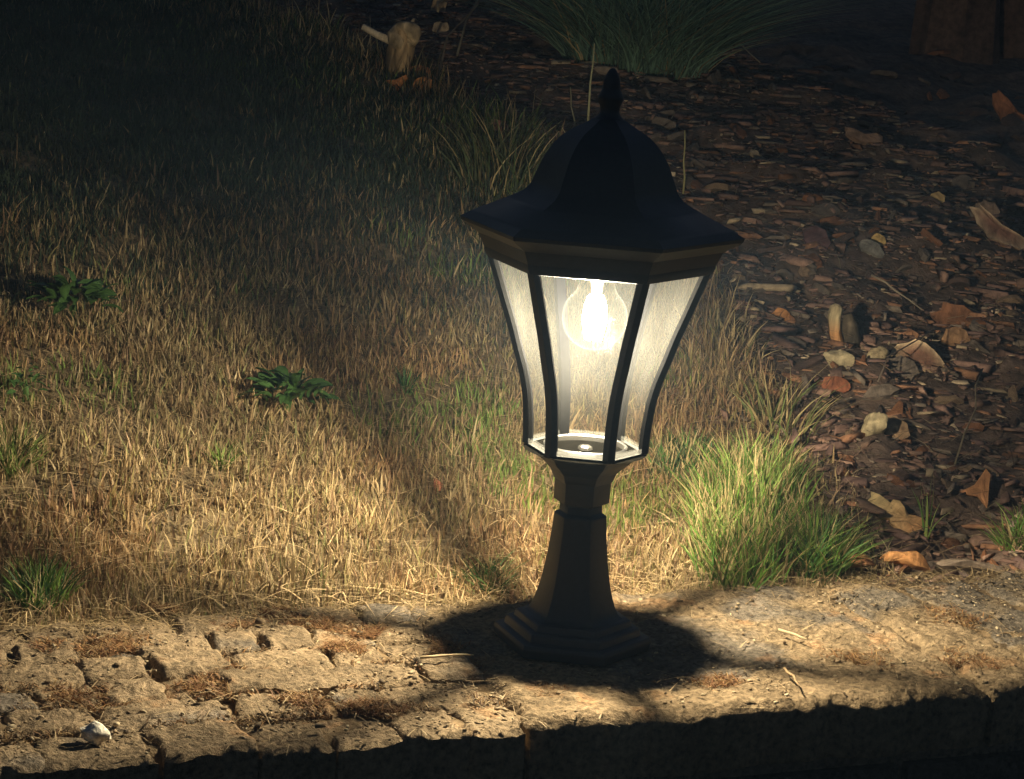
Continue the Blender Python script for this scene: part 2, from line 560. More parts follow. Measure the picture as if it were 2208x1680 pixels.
# floor of the glass box
V, Fc = lathe([(.0, .1742), (.038, .1742), (.0395, .1756), (.0415, .1760), (.0425, .1748), (.0533, .1745)], 36)
link('floor_plate', sharpen(mesh_from('floor_plate', V, Fc, M_FLOOR)), lan)
V, Fc = lathe([(.0, .1778), (.0045, .1778), (.006, .1770), (.0065, .1744)], 6)
V2, F2 = lathe([(.0335, .1744), (.0338, .1785), (.0350, .1796), (.0362, .1785), (.0366, .1744)], 40)
link('floor_ring', sharpen(mesh_from('floor_ring', V2, F2, M_NICKEL)), lan)  # nickel ring added for bright reflections on the floor
link('floor_nut', mesh_from('floor_nut', V, Fc, M_NICKEL), lan)


def hexdir(k):
    a = math.radians(60 * k)
    return np.array([math.cos(a), math.sin(a), 0])


# six curved panes, each a 3 mm sheet with bright bevelled edges
for k in range(6):
    a, b = hexdir(k), hexdir(k + 1)
    mid = (a + b) / 2; mid /= np.linalg.norm(mid)
    V = []; Fc = []; mi = []
    cols_ = [0, .035, .5, .965, 1]
    off = .0055
    for R, z in GP:
        A = a * R; B = b * R
        side = (B - A) / np.linalg.norm(B - A)
        A = A + side * off * .55; B = B - side * off * .55
        for c in cols_:
            P = A + (B - A) * c
            V.append((P[0], P[1], z))
    n = len(cols_); m_ = len(GP); N = len(V)
    for P in list(V):
        q = np.array(P) - mid * .003
        V.append((q[0], q[1], P[2]))
    for i in range(m_ - 1):
        for j in range(n - 1):
            e = 1 if (j in (0, n - 2) or i == 0) else 0
            q = (i * n + j, i * n + j + 1, (i + 1) * n + j + 1, (i + 1) * n + j)
            Fc.append(q); mi.append(e)
            Fc.append(tuple(N + v for v in q[::-1])); mi.append(e)
    for i in range(m_ - 1):
        for j in (0, n - 1):
            Fc.append((i * n + j, (i + 1) * n + j, N + (i + 1) * n + j, N + i * n + j)); mi.append(1)
    for j in range(n - 1):
        for i in (0, m_ - 1):
            Fc.append((i * n + j, i * n + j + 1, N + i * n + j + 1, N + i * n + j)); mi.append(1)
    me = mesh_from('pane', V, Fc, [M_PANE, M_EDGE], mat_idx=mi)
    link('pane', sharpen(me, 30), lan)
    # glazing bar at this corner
    V = []; Fc = []; bmi = []
    tan = np.array([-a[1], a[0], 0])
    for R, z in GP:
        w = .0056
        for dr, dw in ((.0018, -.55), (.0024, .0), (.0018, .55), (-.0030, 1.05), (-.0064, .8), (-.0064, -.8), (-.0030, -1.05)):
            P = a * (R + dr) + tan * w * dw
            V.append((P[0], P[1], z))
    for i in range(len(GP) - 1):
        for j in range(7):
            j2 = (j + 1) % 7
            Fc.append((i * 7 + j, i * 7 + j2, (i + 1) * 7 + j2, (i + 1) * 7 + j)); bmi.append(1 if j in (3, 4, 5) else 0)
    bmi += [0, 0]
    Fc.append(tuple(range(6, -1, -1))); Fc.append(tuple((len(GP) - 1) * 7 + j for j in range(7)))
    link('glazing_bar', sharpen(mesh_from('glazing_bar', V, Fc, [M_BLACK, M_BAR], mat_idx=bmi), 25), lan)

# lower and upper frame rings, roof, finial
hexpart('upper_frame', [(.0930, .3340), (.0955, .3345), (.0985, .3400), (.0985, .3440), (.0880, .3440), (.0860, .3345), (.0930, .3340)], False, False, bev=0)
ROOF = [(.0975, .3405), (.1010, .3475), (.1042, .3540), (.1140, .3600), (.1198, .3638), (.1207, .3668)] + \
    catmull([(.1205, .3672), (.1085, .3738), (.0960, .3795), (.0800, .3870), (.0680, .3935), (.0622, .4000), (.0598, .4060), (.0572, .4120),
             (.0535, .4210), (.0485, .4300), (.0415, .4390), (.0320, .4468), (.0200, .4535), (.0130, .4580)], 3)
V, Fc = lathe(ROOF, 6, False, True)
inner = lathe([(.0130, .4550), (.0400, .4380), (.0560, .4000), (.0950, .3760), (.1150, .3650), (.0975, .3560), (.0930, .3440)], 6)
b = len(V); V += inner[0]; Fc += [tuple(b + i for i in f) for f in inner[1]]
me = mesh_from('roof', V, Fc, M_BLACK)
link('roof', sharpen(me, 28), lan)
V, Fc = lathe(catmull([(.0128, .4578), (.0095, .4610), (.0080, .4650), (.0088, .4690), (.0104, .4735), (.0106, .4765), (.0090, .4800), (.0076, .4830), (.0074, .4860), (.0066, .4910), (.0050, .4950), (.0026, .4990), (.0004, .5003)], 3), 20, True, True)
link('finial', sharpen(mesh_from('finial', V, Fc, M_BLACK), 40), lan)
# ceiling reflector plate inside, holder, bulb
V, Fc = lathe([(.0, .3560), (.0860, .3500), (.0870, .3470), (.0, .3520)], 6)
link('ceiling_plate', sharpen(mesh_from('ceiling_plate', V, Fc, M_BAR)), lan)
V, Fc = lathe([(.0, .352), (.017, .352), (.017, .338), (.0195, .336), (.0195, .3285), (.0165, .3275), (.0, .3275)], 24)
link('lamp_holder', sharpen(mesh_from('lamp_holder', V, Fc, M_PLASTIC)), lan)

BZ = .2895
V, Fc = lathe([(.0002, BZ - .0278)] + [(.0278 * math.cos(a), BZ + .0278 * math.sin(a)) for a in np.radians(np.arange(-80, 50, 8))] +
              [(.0170, .3125), (.0150, .3180), (.0140, .3275)], 40)
bulb = link('bulb', sharpen(mesh_from('bulb', V, Fc, M_BULB), 60), lan)
V, Fc = lathe([(.0, .3274), (.0136, .3274), (.0136, .3235), (.0128, .3225), (.0060, .3215), (.0042, .3120), (.0030, .3060), (.0, .3060)], 20)
link('bulb_cap', sharpen(mesh_from('bulb_cap', V, Fc, M_NICKEL)), bulb)
V = []; Fc = []
NF = 7
for k in range(NF):
    a = math.radians(360 / NF * k + 12)
    r_ = .0016; b = len(V)
    for R_, z, tw in ((.0045, .3085, 0), (.0080, .2990, .1), (.0088, .2870, .2), (.0060, .2710, .3)):
        for q in range(6):
            V.append((R_ * math.cos(a + tw) + r_ * math.cos(q * math.pi / 3), R_ * math.sin(a + tw) + r_ * math.sin(q * math.pi / 3), z))
    for i in range(3):
        for q in range(6):
            Fc.append((b + i * 6 + q, b + i * 6 + (q + 1) % 6, b + (i + 1) * 6 + (q + 1) % 6, b + (i + 1) * 6 + q))
    Fc.append(tuple(b + q for q in range(6))); Fc.append(tuple(b + 23 - q for q in range(6)))
link('filament', mesh_from('filament', V, Fc, M_FIL), bulb)


# ================================================================== VEGETATION
def blades(P, H, Wd, lean, ldir, col, curl=.35, seg=3, tipcol=None, face=None, flat=1.):
    """many grass blades as one vertex / quad array; P roots, H heights, lean amounts, ldir azimuths"""
    n = len(P)
    fa = RNG.uniform(0, 2 * np.pi, n) if face is None else face
    wx, wy = np.cos(fa), np.sin(fa)
    lx, ly = np.cos(ldir), np.sin(ldir)
    V = np.zeros((n, (seg + 1) * 2, 3), np.float32); C = np.zeros((n, (seg + 1) * 2, 3), np.float32)
    for i in range(seg + 1):
        f = i / seg
        hor = H * lean * (f ** 1.6) * (1 + curl * f)
        up = H * f * np.sqrt(np.clip(1 - (lean * .55) ** 2 * f, .1, 1))
        w = Wd * .5 * (1 - f ** 1.8 * .92)
        for j, sg in enumerate((-1, 1)):
            V[:, i * 2 + j, 0] = P[:, 0] + lx * hor + wx * w * sg
            V[:, i * 2 + j, 1] = P[:, 1] + ly * hor + wy * w * sg
            V[:, i * 2 + j, 2] = P[:, 2] + up * flat
            k = .80 + .30 * f
            cc = col * k if tipcol is None else (col * (1 - f) + tipcol * f)
            C[:, i * 2 + j] = cc
    nv = (seg + 1) * 2
    base = (np.arange(n) * nv)[:, None]
    Fq = []
    for i in range(seg):
        Fq.append(base + np.array([[i * 2, i * 2 + 1, i * 2 + 3, i * 2 + 2]]))
    Fq = np.concatenate(Fq, 0)
    return V.reshape(-1, 3), Fq, C.reshape(-1, 3)


PAL = np.array([[.54, .40, .205], [.47, .33, .165], [.60, .47, .26], [.33, .21, .115], [.40, .34, .14], [.25, .26, .095], [.43, .29, .175]])
WGT = np.array([.26, .20, .16, .12, .12, .06, .08])


def lawn():
    # candidate roots over the lawn (wall frame), thinning with distance
    N = 440000
    s = RNG.uniform(-1.25, .75, N); t = T_BACK - .012 + RNG.random(N) ** 1.35 * 3.0
    x, y = st2xy(s, t)
    ms = mulch_side(x, y)
    # keep what the frame (and a step aside) can see
    d = np.stack([x, y, ground_base(x, y)], 1) - CAM
    zc = d @ CF; u = (d @ CR) / zc * F_PX; v = (d @ CU) / zc * F_PX
    vis = (np.abs(u) < 660) & (v < 520)
    edge = 1 - sstep(-.10, .07, ms)
    pat = fbm(x * 13, y * 13, 61, 3)
    keep = vis & (RNG.random(N) < edge * (.30 + .7 * sstep(.26, .42, pat)))
    # ragged front margin on the bricks
    keep &= (t > T_BACK + .004 + .035 * (fbm(s * 22, s * 0 + 4, 3, 3) - .5)) | (RNG.random(N) < .06)
    x, y, s, t, ms = x[keep], y[keep], s[keep], t[keep], ms[keep]
    n = len(x)
    P = np.stack([x, y, ground_z(x, y) - .004], 1)
    far = sstep(.7, 2.0, t)
    green = sstep(.50, .66, fbm(x * 5 + 9, y * 5, 41, 3))
    dusk = sstep(.70, 1.45, t + .35 * (fbm(x * 4, y * 4, 43, 3) - .5)) * (1 - .75 * np.exp(-np.maximum(-ms, 0) / .16))  # far grass greener, and darkened to paint in the lamp's falloff
    idx = RNG.choice(len(PAL), n, p=WGT)
    col = PAL[idx] * RNG.uniform(.38, 1.28, (n, 1))
    gcol = np.array([.20, .28, .07]) * RNG.uniform(.6, 1.3, (n, 1))
    gk = (RNG.random(n) < green * .6)[:, None]
    col = np.where(gk, gcol, col)
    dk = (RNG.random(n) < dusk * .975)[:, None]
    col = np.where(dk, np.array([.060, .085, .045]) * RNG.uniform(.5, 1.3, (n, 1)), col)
    pc = fbm(x * 8 + 1, y * 8, 91, 3)[:, None]; pr = sstep(.48, .62, fbm(x * 6, y * 6 + 5, 93, 3))[:, None]
    col = col * (.62 + .8 * pc) * (1 - pr * np.array([.10, .21, .25]))
    fringe = np.exp(-((ms + .02) / .06) ** 2) * sstep(.45, .9, t)
    H = RNG.gamma(7, .00235, n) * (.75 + .5 * fbm(x * 9, y * 9, 51, 2)) * (1 + 1.6 * fringe * RNG.random(n))
    H *= .55 + .45 * sstep(T_BACK, T_BACK + .05, t)
    Wd = (.0010 + RNG.gamma(3, .00038, n)) * (1 + .25 * far)
    lean = np.clip(RNG.normal(.26, .2, n), .03, 1.0)
    ld = RNG.uniform(0, 2 * np.pi, n)
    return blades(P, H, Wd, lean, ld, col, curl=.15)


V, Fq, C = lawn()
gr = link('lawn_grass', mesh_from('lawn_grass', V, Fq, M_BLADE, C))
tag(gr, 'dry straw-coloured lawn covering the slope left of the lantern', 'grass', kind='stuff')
# flattened thatch lying between the blades
n = 22000
s = RNG.uniform(-1.25, .7, n); t = T_BACK + RNG.random(n) ** 1.3 * 2.4
x, y = st2xy(s, t); k = mulch_side(x, y) < .02
x, y = x[k], y[k]; n = len(x)
V, Fq, C = blades(np.stack([x, y, ground_z(x, y) + RNG.uniform(.001, .012, n)], 1), RNG.uniform(.015, .04, n), RNG.uniform(.0012, .0024, n),
                  RNG.uniform(1.3, 1.7, n), RNG.uniform(0, 6.28, n), np.array([.55, .40, .21]) * RNG.uniform(.3, 1.2, (n, 1)) * (1 - .8 * sstep(.7, 1.3, xy2st(x, y)[1]))[:, None], seg=2, flat=.35)  # far thatch darkened by the same painted falloff
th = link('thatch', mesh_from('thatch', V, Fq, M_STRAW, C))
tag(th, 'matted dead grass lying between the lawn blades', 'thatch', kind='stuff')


def tuft(px, py, rx_px, n, h, label, cols, lean=.5, name='grass_tuft', ry=1.6, dry=.15, wd=(.0016, .0032), group=None, seg=4, cat='grass tuft', rad=.9):
    c = at(px, py); m = pxm(c)
    r = rx_px * m
    a = RNG.uniform(0, 6.283, n); q = np.sqrt(RNG.random(n))
    lx = q * np.cos(a) * r; ly = q * np.sin(a) * r * ry
    wx = c[0] + lx; wy = c[1] + ly
    zz = ground_z(wx, wy)
    gz = float(ground_z(c[0], c[1]))
    P = np.stack([lx, ly, zz - gz - .004], 1)
    H = h * RNG.uniform(.55, 1.15, n) * (1.1 - .4 * q)
    ld = a + RNG.normal(0, rad, n)
    le = np.clip(lean * (.4 + .9 * q) + RNG.normal(0, .15, n), .03, 1.3)
    col = np.array(cols)[RNG.integers(0, len(cols), n)] * RNG.uniform(.35, 1.25, (n, 1))
    dk = (RNG.random(n) < dry)[:, None]
    col = np.where(dk, np.array([.62, .47, .23]) * RNG.uniform(.6, 1.1, (n, 1)), col)
    tip = np.where(RNG.random((n, 1)) < .15, col * .4 + np.array([.40, .34, .18]) * .6, col * 1.1)
    V, Fq, C = blades(P, H, RNG.uniform(*wd, n), le, ld, col, tipcol=tip, seg=seg)
    o = link(name, mesh_from(name, V, Fq, M_BLADE, C), None, (c[0], c[1], gz))
    return tag(o, label, cat, group)


GR = [(.17, .32, .05), (.26, .40, .08), (.12, .24, .05), (.32, .42, .11)]
GRD = [(.09, .20, .05), (.13, .24, .06), (.08, .16, .06)]
tuft(1610, 1135, 122, 2100, .072, 'broad patch of tall bright green grass right of the lantern post', GR, .3, 'grass_patch', 3.2, .36, rad=1.8, cat='grass patch')
tuft(1760, 1222, 62, 620, .066, 'dark green grass tuft leaning over the wall edge beside orange bark', GR + GRD, .5, dry=.2, rad=1.3)
tuft(1470, 990, 75, 420, .040, 'short blue-green grass tuft just right of the lantern collar', GRD, .32, dry=.35, rad=1.6)
tuft(1545, 745, 100, 100, .052, 'sparse tall dry grass beside the right corner of the glass', [(.20, .16, .08), (.24, .17, .09), (.12, .12, .05)], .6, dry=.15)
tuft(1680, 905, 80, 90, .075, 'thin pale upright grass at the edge of the mulch', [(.28, .27, .10), (.2, .25, .08)], .55, dry=.4)
tuft(90, 1292, 50, 330, .046, 'bright green grass tuft at the left margin beside the wall', GR + GRD, .4, dry=.12, wd=(.0018, .0036), rad=1.5)
tuft(480, 1022, 15, 60, .035, 'tiny bright green sprout in the middle of the dry lawn', GR, .4, dry=0)
tuft(1055, 1255, 46, 230, .033, 'dark green tuft just left of the lantern post at the wall edge', GRD, .6, dry=.25, wd=(.0014, .003), rad=1.5)
tuft(20, 1010, 50, 160, .045, 'faint olive grass tuft at the left edge of the lawn', [(.18, .22, .06), (.14, .2, .05)], .5, dry=.3)
tuft(872, 850, 14, 45, .035, 'small blue-green sprout left of the glass panes', GRD, .4, dry=0)
tuft(2195, 1165, 40, 160, .04, 'small green tuft at the right margin above the wall', GR, .6, dry=.2)
tuft(2000, 1120, 10, 10, .09, 'few thin green blades rising right of the curled leaf', GR, .35, dry=0)
tuft(1370, 135, 150, 2600, .34, 'big dark green ornamental grass clump above the lantern finial', [(.20, .33, .22), (.25, .38, .25), (.17, .28, .19)], .95, 'ornamental_grass', .8, .04, (.002, .004), seg=6, cat='ornamental grass')
tuft(1080, 375, 100, 230, .11, 'tall greenish grass rising left of the lantern roof', [(.11, .13, .055), (.14, .14, .065), (.08, .11, .045)], .45, dry=.12, wd=(.002, .0036))


def leaf_mesh(seed, L=1., Wd=.42):
    rs = np.random.default_rng(seed)
    ts = np.linspace(0, 1, 6)
    V = []; C = []
    for t in ts:
        w = Wd * (math.sin(math.pi * min(t * .93 + .04, 1)) ** .8) * rs.uniform(.9, 1.1)
        z = .10 * math.sin(t * 3.0) - .22 * t * t
        for sgn in (-1, 0, 1):
            V.append((t * L, sgn * w * .5, z + (0 if sgn == 0 else .07)))
            C.append(np.array([.046, .095, .026]) * (1.35 if sgn == 0 else 1.0) * rs.uniform(.85, 1.15))
    Fc = []
    for i in range(5):
        for j in range(2):
            a = i * 3 + j; Fc.append((a, a + 1, a + 4, a + 3))
    return mesh_from('leaf', V, Fc, M_LEAF, np.array(C), smooth=True)


LEAVES = [leaf_mesh(i) for i in range(5)]
rl = random.Random(5)


def weed(px, py, w_px, nleaf, label):
    c = at(px, py); m = pxm(c)
    w = thing('broadleaf_weed', label, 'weed', (c[0], c[1], float(ground_z(c[0], c[1])) + .004), group='broadleaf weeds in the dry lawn')
    V, Fc = lathe([(.004, -.01), (.003, .012), (.0005, .02)], 6, True, True)
    link('stem', mesh_from('stem', V, Fc, M_LEAF, np.array([[.06, .12, .03]] * len(V))), w)
    R = w_px * m / 2
    for i in range(nleaf):
        a = i * 2.4 + rl.uniform(-.4, .4); q = ((i + .5) / nleaf) ** .5
        L = rl.uniform(.32, .58) * R
        base = R * q * .62
        o = link('leaf', LEAVES[i % 5], w, (base * math.cos(a), base * math.sin(a), .008 + .020 * (1 - q) + rl.uniform(0, .012)),
                 (rl.uniform(-.6, .6), rl.uniform(-1.0, .2), a + rl.uniform(-.5, .5)))
        o.scale = (L, L * rl.uniform(.8, 1.4), L)


weed(160, 700, 200, 60, 'leafy dark green weed highest in the left lawn')
weed(622, 900, 200, 62, 'leafy dark green weed midway between left margin and lantern')
weed(55, 885, 100, 24, 'small leafy weed at the left margin of the lawn')

# ================================================================== MULCH BED
RUST = (.24, .105, .05); BROWN = (.16, .092, .058); GREY = (.18, .138, .105); DARK = (.10, .062, .05)
PALE = (.48, .38, .24); CREAM = (.55, .46, .29); ORANGE = (.46, .19, .07)


def slab(outline, thick, col, curve=0., seed=0, rim=None, colfn=None, rough_=.10, mat=None):
    """bark piece: outline polygon (local x right, y up) given thickness, warped, with an optional paler rim"""
    rs = np.random.default_rng(seed)
    P = np.array(outline, float)
    # densify the outline and roughen it
    Q = []
    for i in range(len(P)):
        a, b = P[i], P[(i + 1) % len(P)]
        Q += [a, (a + b) / 2]
    size = np.ptp(P, 0).max()
    Q = np.array(Q); c = Q.mean(0)
    Q = c + (Q - c) * (1 + rs.normal(0, rough_ * .5, (len(Q), 1)))
    n = len(Q)

    def bend(xy, z):
        x, y = (xy - c).T
        w = curve * ((x / size) ** 2 * 4) * size
        return np.stack([x, y, z - w + rs.normal(0, size * .012, len(x))], 1)
    inn = c + (Q - c) * .80; inn2 = c + (Q - c) * .4
    V = np.vstack([bend(Q, np.full(n, thick * .5)), bend(inn, np.full(n, thick * (.5 if rim is None else .22))), bend(inn2, np.full(n, thick * (.62 if rim is None else .1))),
                   bend(Q * .97 + c * .03, np.full(n, -thick * .5))])
    cp = bend(c[None], np.array([thick * (.66 if rim is None else .06)])); V = np.vstack([V, cp])
    Fc = []
    for i in range(n):
        j = (i + 1) % n
        Fc += [(i, j, n + j, n + i), (n + i, n + j, 2 * n + j, 2 * n + i), (2 * n + i, 2 * n + j, 4 * n), (3 * n + j, 3 * n + i, i, j)[::-1]]
        Fc[-1] = (j, i, 3 * n + i, 3 * n + j)
    Fc.append(tuple(range(4 * n - 1, 3 * n - 1, -1)))
    C = np.tile(np.array(col, float), (len(V), 1)) * rs.uniform(.75, 1.25, (len(V), 1))
    if rim is not None:
        C[:n] = np.array(rim) * rs.uniform(.8, 1.2, (n, 1))
        C[n:2 * n] = np.array(col) * .55 + np.array(rim) * .45
    if colfn is not None:
        for i in range(len(V)): C[i] = np.array(colfn(V[i] / size)) * rs.uniform(.85, 1.15)
    return sharpen(mesh_from('bark', V, Fc, mat or M_BARK, C), 42)


def rock(name, px, py, size_px, label, col, el=(1, .7, .6), seed=0, sink=.25, spin=0., cuts=5):
    c = at(px, py); r = size_px * pxm(c) / 2
    rs = np.random.default_rng(seed)
    lat = np.radians(np.linspace(-88, 88, 15)); lon = np.radians(np.arange(0, 360, 18))
    LA, LO = np.meshgrid(lat, lon, indexing='ij')
    u = np.stack([np.cos(LA) * np.cos(LO), np.cos(LA) * np.sin(LO), np.sin(LA)], -1).reshape(-1, 3)
    k = .62 + .85 * fbm(u[:, 0] * 1.7 + u[:, 2] * 1.1 + seed * 9, u[:, 1] * 1.7 - u[:, 2] * .9 + seed, seed, 4)
    for q in range(cuts):                                          # broken faces
        nrm = rs.normal(0, 1, 3); nrm /= np.linalg.norm(nrm)
        dd = u @ nrm; k = np.where(dd * k > .72, .72 / np.maximum(dd, .01), k)
    V = u * k[:, None] * r * np.array(el)
    nl = len(lon); Fc = []
    for i in range(len(lat) - 1):
        for j in range(nl):
            Fc.append((i * nl + j, i * nl + (j + 1) % nl, (i + 1) * nl + (j + 1) % nl, (i + 1) * nl + j))
    Fc.append(tuple(range(nl - 1, -1, -1))); Fc.append(tuple((len(lat) - 1) * nl + j for j in range(nl)))
    n_ = fbm(u[:, 0] * 3 + seed, u[:, 1] * 3 + u[:, 2] * 2, seed + 3, 4)[:, None]
    C = np.array(col) * (.25 + 1.5 * n_)
    o = link(name, sharpen(mesh_from(name, V, Fc, M_PEB, C), 38), None, (c[0], c[1], (float(ground_z(c[0], c[1])) if xy2st(c[0], c[1])[1] > T_BACK else 0.) + r * el[2] * (1 - 2 * sink)), (0, 0, yaw_cam() + spin))
    return tag(o, label, 'pebble' if name == 'pebble' else 'stone')


def yaw_cam():
    return math.atan2(CR[1], CR[0])


def place(name, px, py, size_px, outline, label, cat, col, tilt=50, thick=.10, spin=0, rim=None, curve=.1, colfn=None, lift=.3, seed=0, group=None, mat=None, rough_=.10):
    """hero piece; outline in units of its larger image extent; tilt 0 lies flat, 90 stands facing the path"""
    c = at(px, py); m = pxm(c); sz = size_px * m
    P = np.array(outline, float); P = P / np.ptp(P, 0).max() * sz
    me = slab(P, thick * sz, col, curve, seed, rim, colfn, rough_, mat)
    o = link(name, me, None)
    gz = float(ground_z(c[0], c[1]))
    o.matrix_world = Matrix.Translation((c[0], c[1], gz + lift * np.ptp(P, 0)[1] * math.sin(math.radians(max(tilt, 8))) + .003)) @ \
        Matrix.Rotation(yaw_cam(), 4, 'Z') @ Matrix.Rotation(math.radians(tilt), 4, 'X') @ Matrix.Rotation(math.radians(spin), 4, 'Z')
    return tag(o, label, cat, group)


OVAL = [(-.5, .05), (-.42, .24), (-.15, .33), (.2, .27), (.45, .1), (.5, -.08), (.3, -.22), (0, -.26), (-.3, -.18)]
TRI = [(-.5, -.05), (-.12, .1), (.2, .5), (.32, .38), (.22, -.1), (.15, -.5), (-.05, -.22)]
LONG = [(-.5, -.02), (-.35, .1), (-.1, .09), (.15, .16), (.4, .08), (.5, -.06), (.2, -.12), (-.15, -.08), (-.38, -.12)]
KID = [(-.5, .42), (-.38, .5), (-.2, .3), (.0, .05), (.35, -.1), (.5, -.25), (.35, -.42), (.05, -.36), (-.25, -.2), (-.42, .1)]
CHUNK = [(-.45, -.2), (-.4, .25), (-.1, .36), (.3, .3), (.5, -.02), (.3, -.3), (-.1, -.34)]
PLATE = [(-.5, .1), (-.3, .36), (.1, .34), (.45, .2), (.5, -.12), (.2, -.3), (-.1, -.16), (-.35, -.3)]
place('bark_piece', 1985, 775, 125, OVAL, 'oval reddish bark piece with a pale rim in the mulch', 'bark', (.22, .11, .07), 48, .10, -14, (.55, .40, .24), .22, seed=1, lift=.35)
place('bark_piece', 1945, 790, 75, CHUNK, 'grey bark flake overlapping the oval pale-rimmed piece', 'bark', GREY, 40, .16, -10, None, .1, seed=2)
place('bark_piece', 2152, 505, 120, KID, 'kidney-shaped brown bark piece with pale rim near the right margin', 'bark', (.17, .085, .055), 50, .07, 0, (.42, .30, .19), .1, seed=3)


def curlcol(v):
    k = min(1, max(0, v[0] + .5))
    return tuple(np.array((.58, .45, .22)) * (1 - k) + np.array((.48, .19, .075)) * k)


place('dead_leaf', 1952, 1110, 205, [(-.5, .02), (-.44, .13), (-.3, .1), (-.2, .16), (-.02, .1), (.12, .15), (.26, .09), (.4, .13), (.5, -.01), (.36, -.1), (.22, -.07), (.1, -.15), (-.1, -.1), (-.25, -.12), (-.4, -.08)],
      'ragged curled leaf, cream at one end and orange at the other', 'dead leaf', ORANGE, 52, .06, -38, None, .25, curlcol, .3, 4, rough_=.22)
place('bark_piece', 2112, 1070, 85, TRI, 'three-pointed orange bark chip standing over a dark hollow', 'bark', (.36, .17, .075), 62, .12, 4, None, .15, seed=5, lift=.4)
place('bark_piece', 1838, 1238, 95, LONG, 'striped orange-brown bark sliver at the wall edge below the green tuft', 'bark', (.36, .17, .08), 55, .22, 10, None, .3, seed=6, lift=1.1)
place('bark_piece', 1950, 1224, 115, LONG, 'bright orange curved bark sliver lying on the wall edge', 'bark', (.50, .24, .09), 55, .22, -6, None, .3, seed=7, lift=1.1)
place('bark_piece', 2085, 1218, 150, [(-.5, 0), (-.3, .06), (.1, .05), (.5, .04), (.45, -.05), (0, -.06), (-.4, -.06)], 'long grey bark strip along the wall edge near the right margin', 'bark', (.2, .15, .11), 50, .4, -3, None, .1, seed=8, lift=1.3)
rock('stone', 1812, 785, 78, 'pale cream stone chunk below the broken wooden stub', (.40, .32, .19), (1, .6, .62), 3, .2, -.2)
rock('stone', 1890, 780, 52, 'small pale stone left of the oval pale-rimmed bark', (.34, .26, .15), (1, .6, .7), 5, .2, .5)
rock('stone', 1882, 935, 66, 'upright cream stone halfway between the stub and curled leaf', (.40, .32, .19), (.8, .6, .95), 14, .22, 0)
place('bark_piece', 1930, 915, 70, CHUNK, 'tan bark chunk right of the upright cream stone', 'bark', (.32, .2, .11), 45, .3, -20, None, .1, seed=12)
place('bark_piece', 2065, 668, 105, PLATE, 'flat rust bark plate near the right margin above the oval piece', 'bark', RUST, 48, .1, -8, None, .1, seed=13)
place('bark_piece', 2062, 715, 60, CHUNK, 'orange-tipped bark lump under the flat rust plate', 'bark', (.36, .2, .1), 45, .3, -10, None, .1, seed=14)
place('bark_piece', 1802, 832, 65, PLATE, 'smooth rust-red bark flake below the pale cream stone', 'bark', (.28, .10, .05), 45, .08, 10, None, .1, seed=15)
place('bark_piece', 1900, 850, 85, [(-.5, -.2), (-.25, .15), (.2, .26), (.5, .2), (.25, -.08), (-.1, -.2)], 'grey-brown wedge of bark below the oval piece', 'bark', GREY, 40, .16, 0, None, .08, seed=16)
place('bark_piece', 1688, 662, 40, CHUNK, 'small bright orange bark chip right of the glass panes', 'bark', (.45, .2, .07), 55, .15, -30, None, .1, seed=17)
place('bark_piece', 2185, 262, 115, KID, 'rusty orange bark strip high at the right margin', 'bark', (.36, .14, .06), 50, .1, -8, None, .1, seed=18)
place('bark_piece', 1760, 525, 72, CHUNK, 'dark purple-brown bark piece right of the lantern roof', 'bark', (.10, .05, .05), 50, .14, -60, None, .1, seed=19)
place('bark_piece', 1880, 540, 60, OVAL, 'grey oval bark piece behind the roof on the right', 'bark', (.2, .18, .15), 45, .14, -22, None, .1, seed=20)
place('bark_piece', 1895, 520, 34, CHUNK, 'small yellow-orange chip beside the grey oval bark', 'bark', (.52, .34, .12), 55, .2, -20, None, .1, seed=21)
place('bark_piece', 1072, 300, 52, CHUNK, 'small pinkish-brown bark chip left of the roof peak', 'bark', (.30, .14, .09), 55, .2, 0, None, .1, seed=22)
place('bark_piece', 2130, 425, 55, CHUNK, 'round pale brown bark nugget in the upper right mulch', 'bark', (.24, .16, .11), 55, .35, 0, None, .1, seed=23)
place('bark_piece', 2020, 425, 40, CHUNK, 'yellowish torn bark bit in the upper right mulch', 'bark', (.5, .33, .14), 60, .2, 30, None, .1, seed=24)
place('bark_piece', 1640, 330, 75, LONG, 'pale thin wood sliver lying behind the roof', 'bark', (.38, .29, .18), 45, .14, -60, None, .1, seed=25)
place('bark_piece', 1860, 305, 70, KID, 'brown curled bark piece in the dim upper right mulch', 'bark', (.24, .15, .1), 50, .2, 30, None, .1, seed=26)
place('bark_piece', 905, 165, 55, CHUNK, 'upper orange bark chip beside the pale driftwood root', 'bark', (.42, .17, .07), 60, .2, 0, None, .1, seed=27)
place('bark_piece', 910, 192, 48, CHUNK, 'lower orange bark chip beside the pale driftwood root', 'bark', (.52, .22, .07), 60, .2, 40, None, .1, seed=28)
place('bark_piece', 858, 185, 50, TRI, 'orange bark chip directly below the pale driftwood root', 'bark', (.5, .2, .07), 60, .2, -20, None, .1, seed=29)
place('dead_leaf', 943, 1052, 36, [(-.2, .5), (-.3, .1), (-.1, -.5), (.2, -.2), (.28, .2)], 'single reddish leaf sunk in the dry lawn left of the collar', 'dead leaf', (.34, .13, .07), 60, .06, 0, None, .2, seed=30)
place('bark_piece', 945, 30, 60, [(-.2, .5), (-.3, .0), (-.05, -.5), (.2, -.2), (.25, .3)], 'pale bark piece at the top edge right of the driftwood root', 'bark', (.42, .28, .15), 65, .2, 0, None, .1, seed=31)
place('bark_piece', 950, 82, 38, CHUNK, 'small pale wood chip below the top-edge bark piece', 'bark', (.40, .29, .18), 60, .2, 0, None, .1, seed=32)

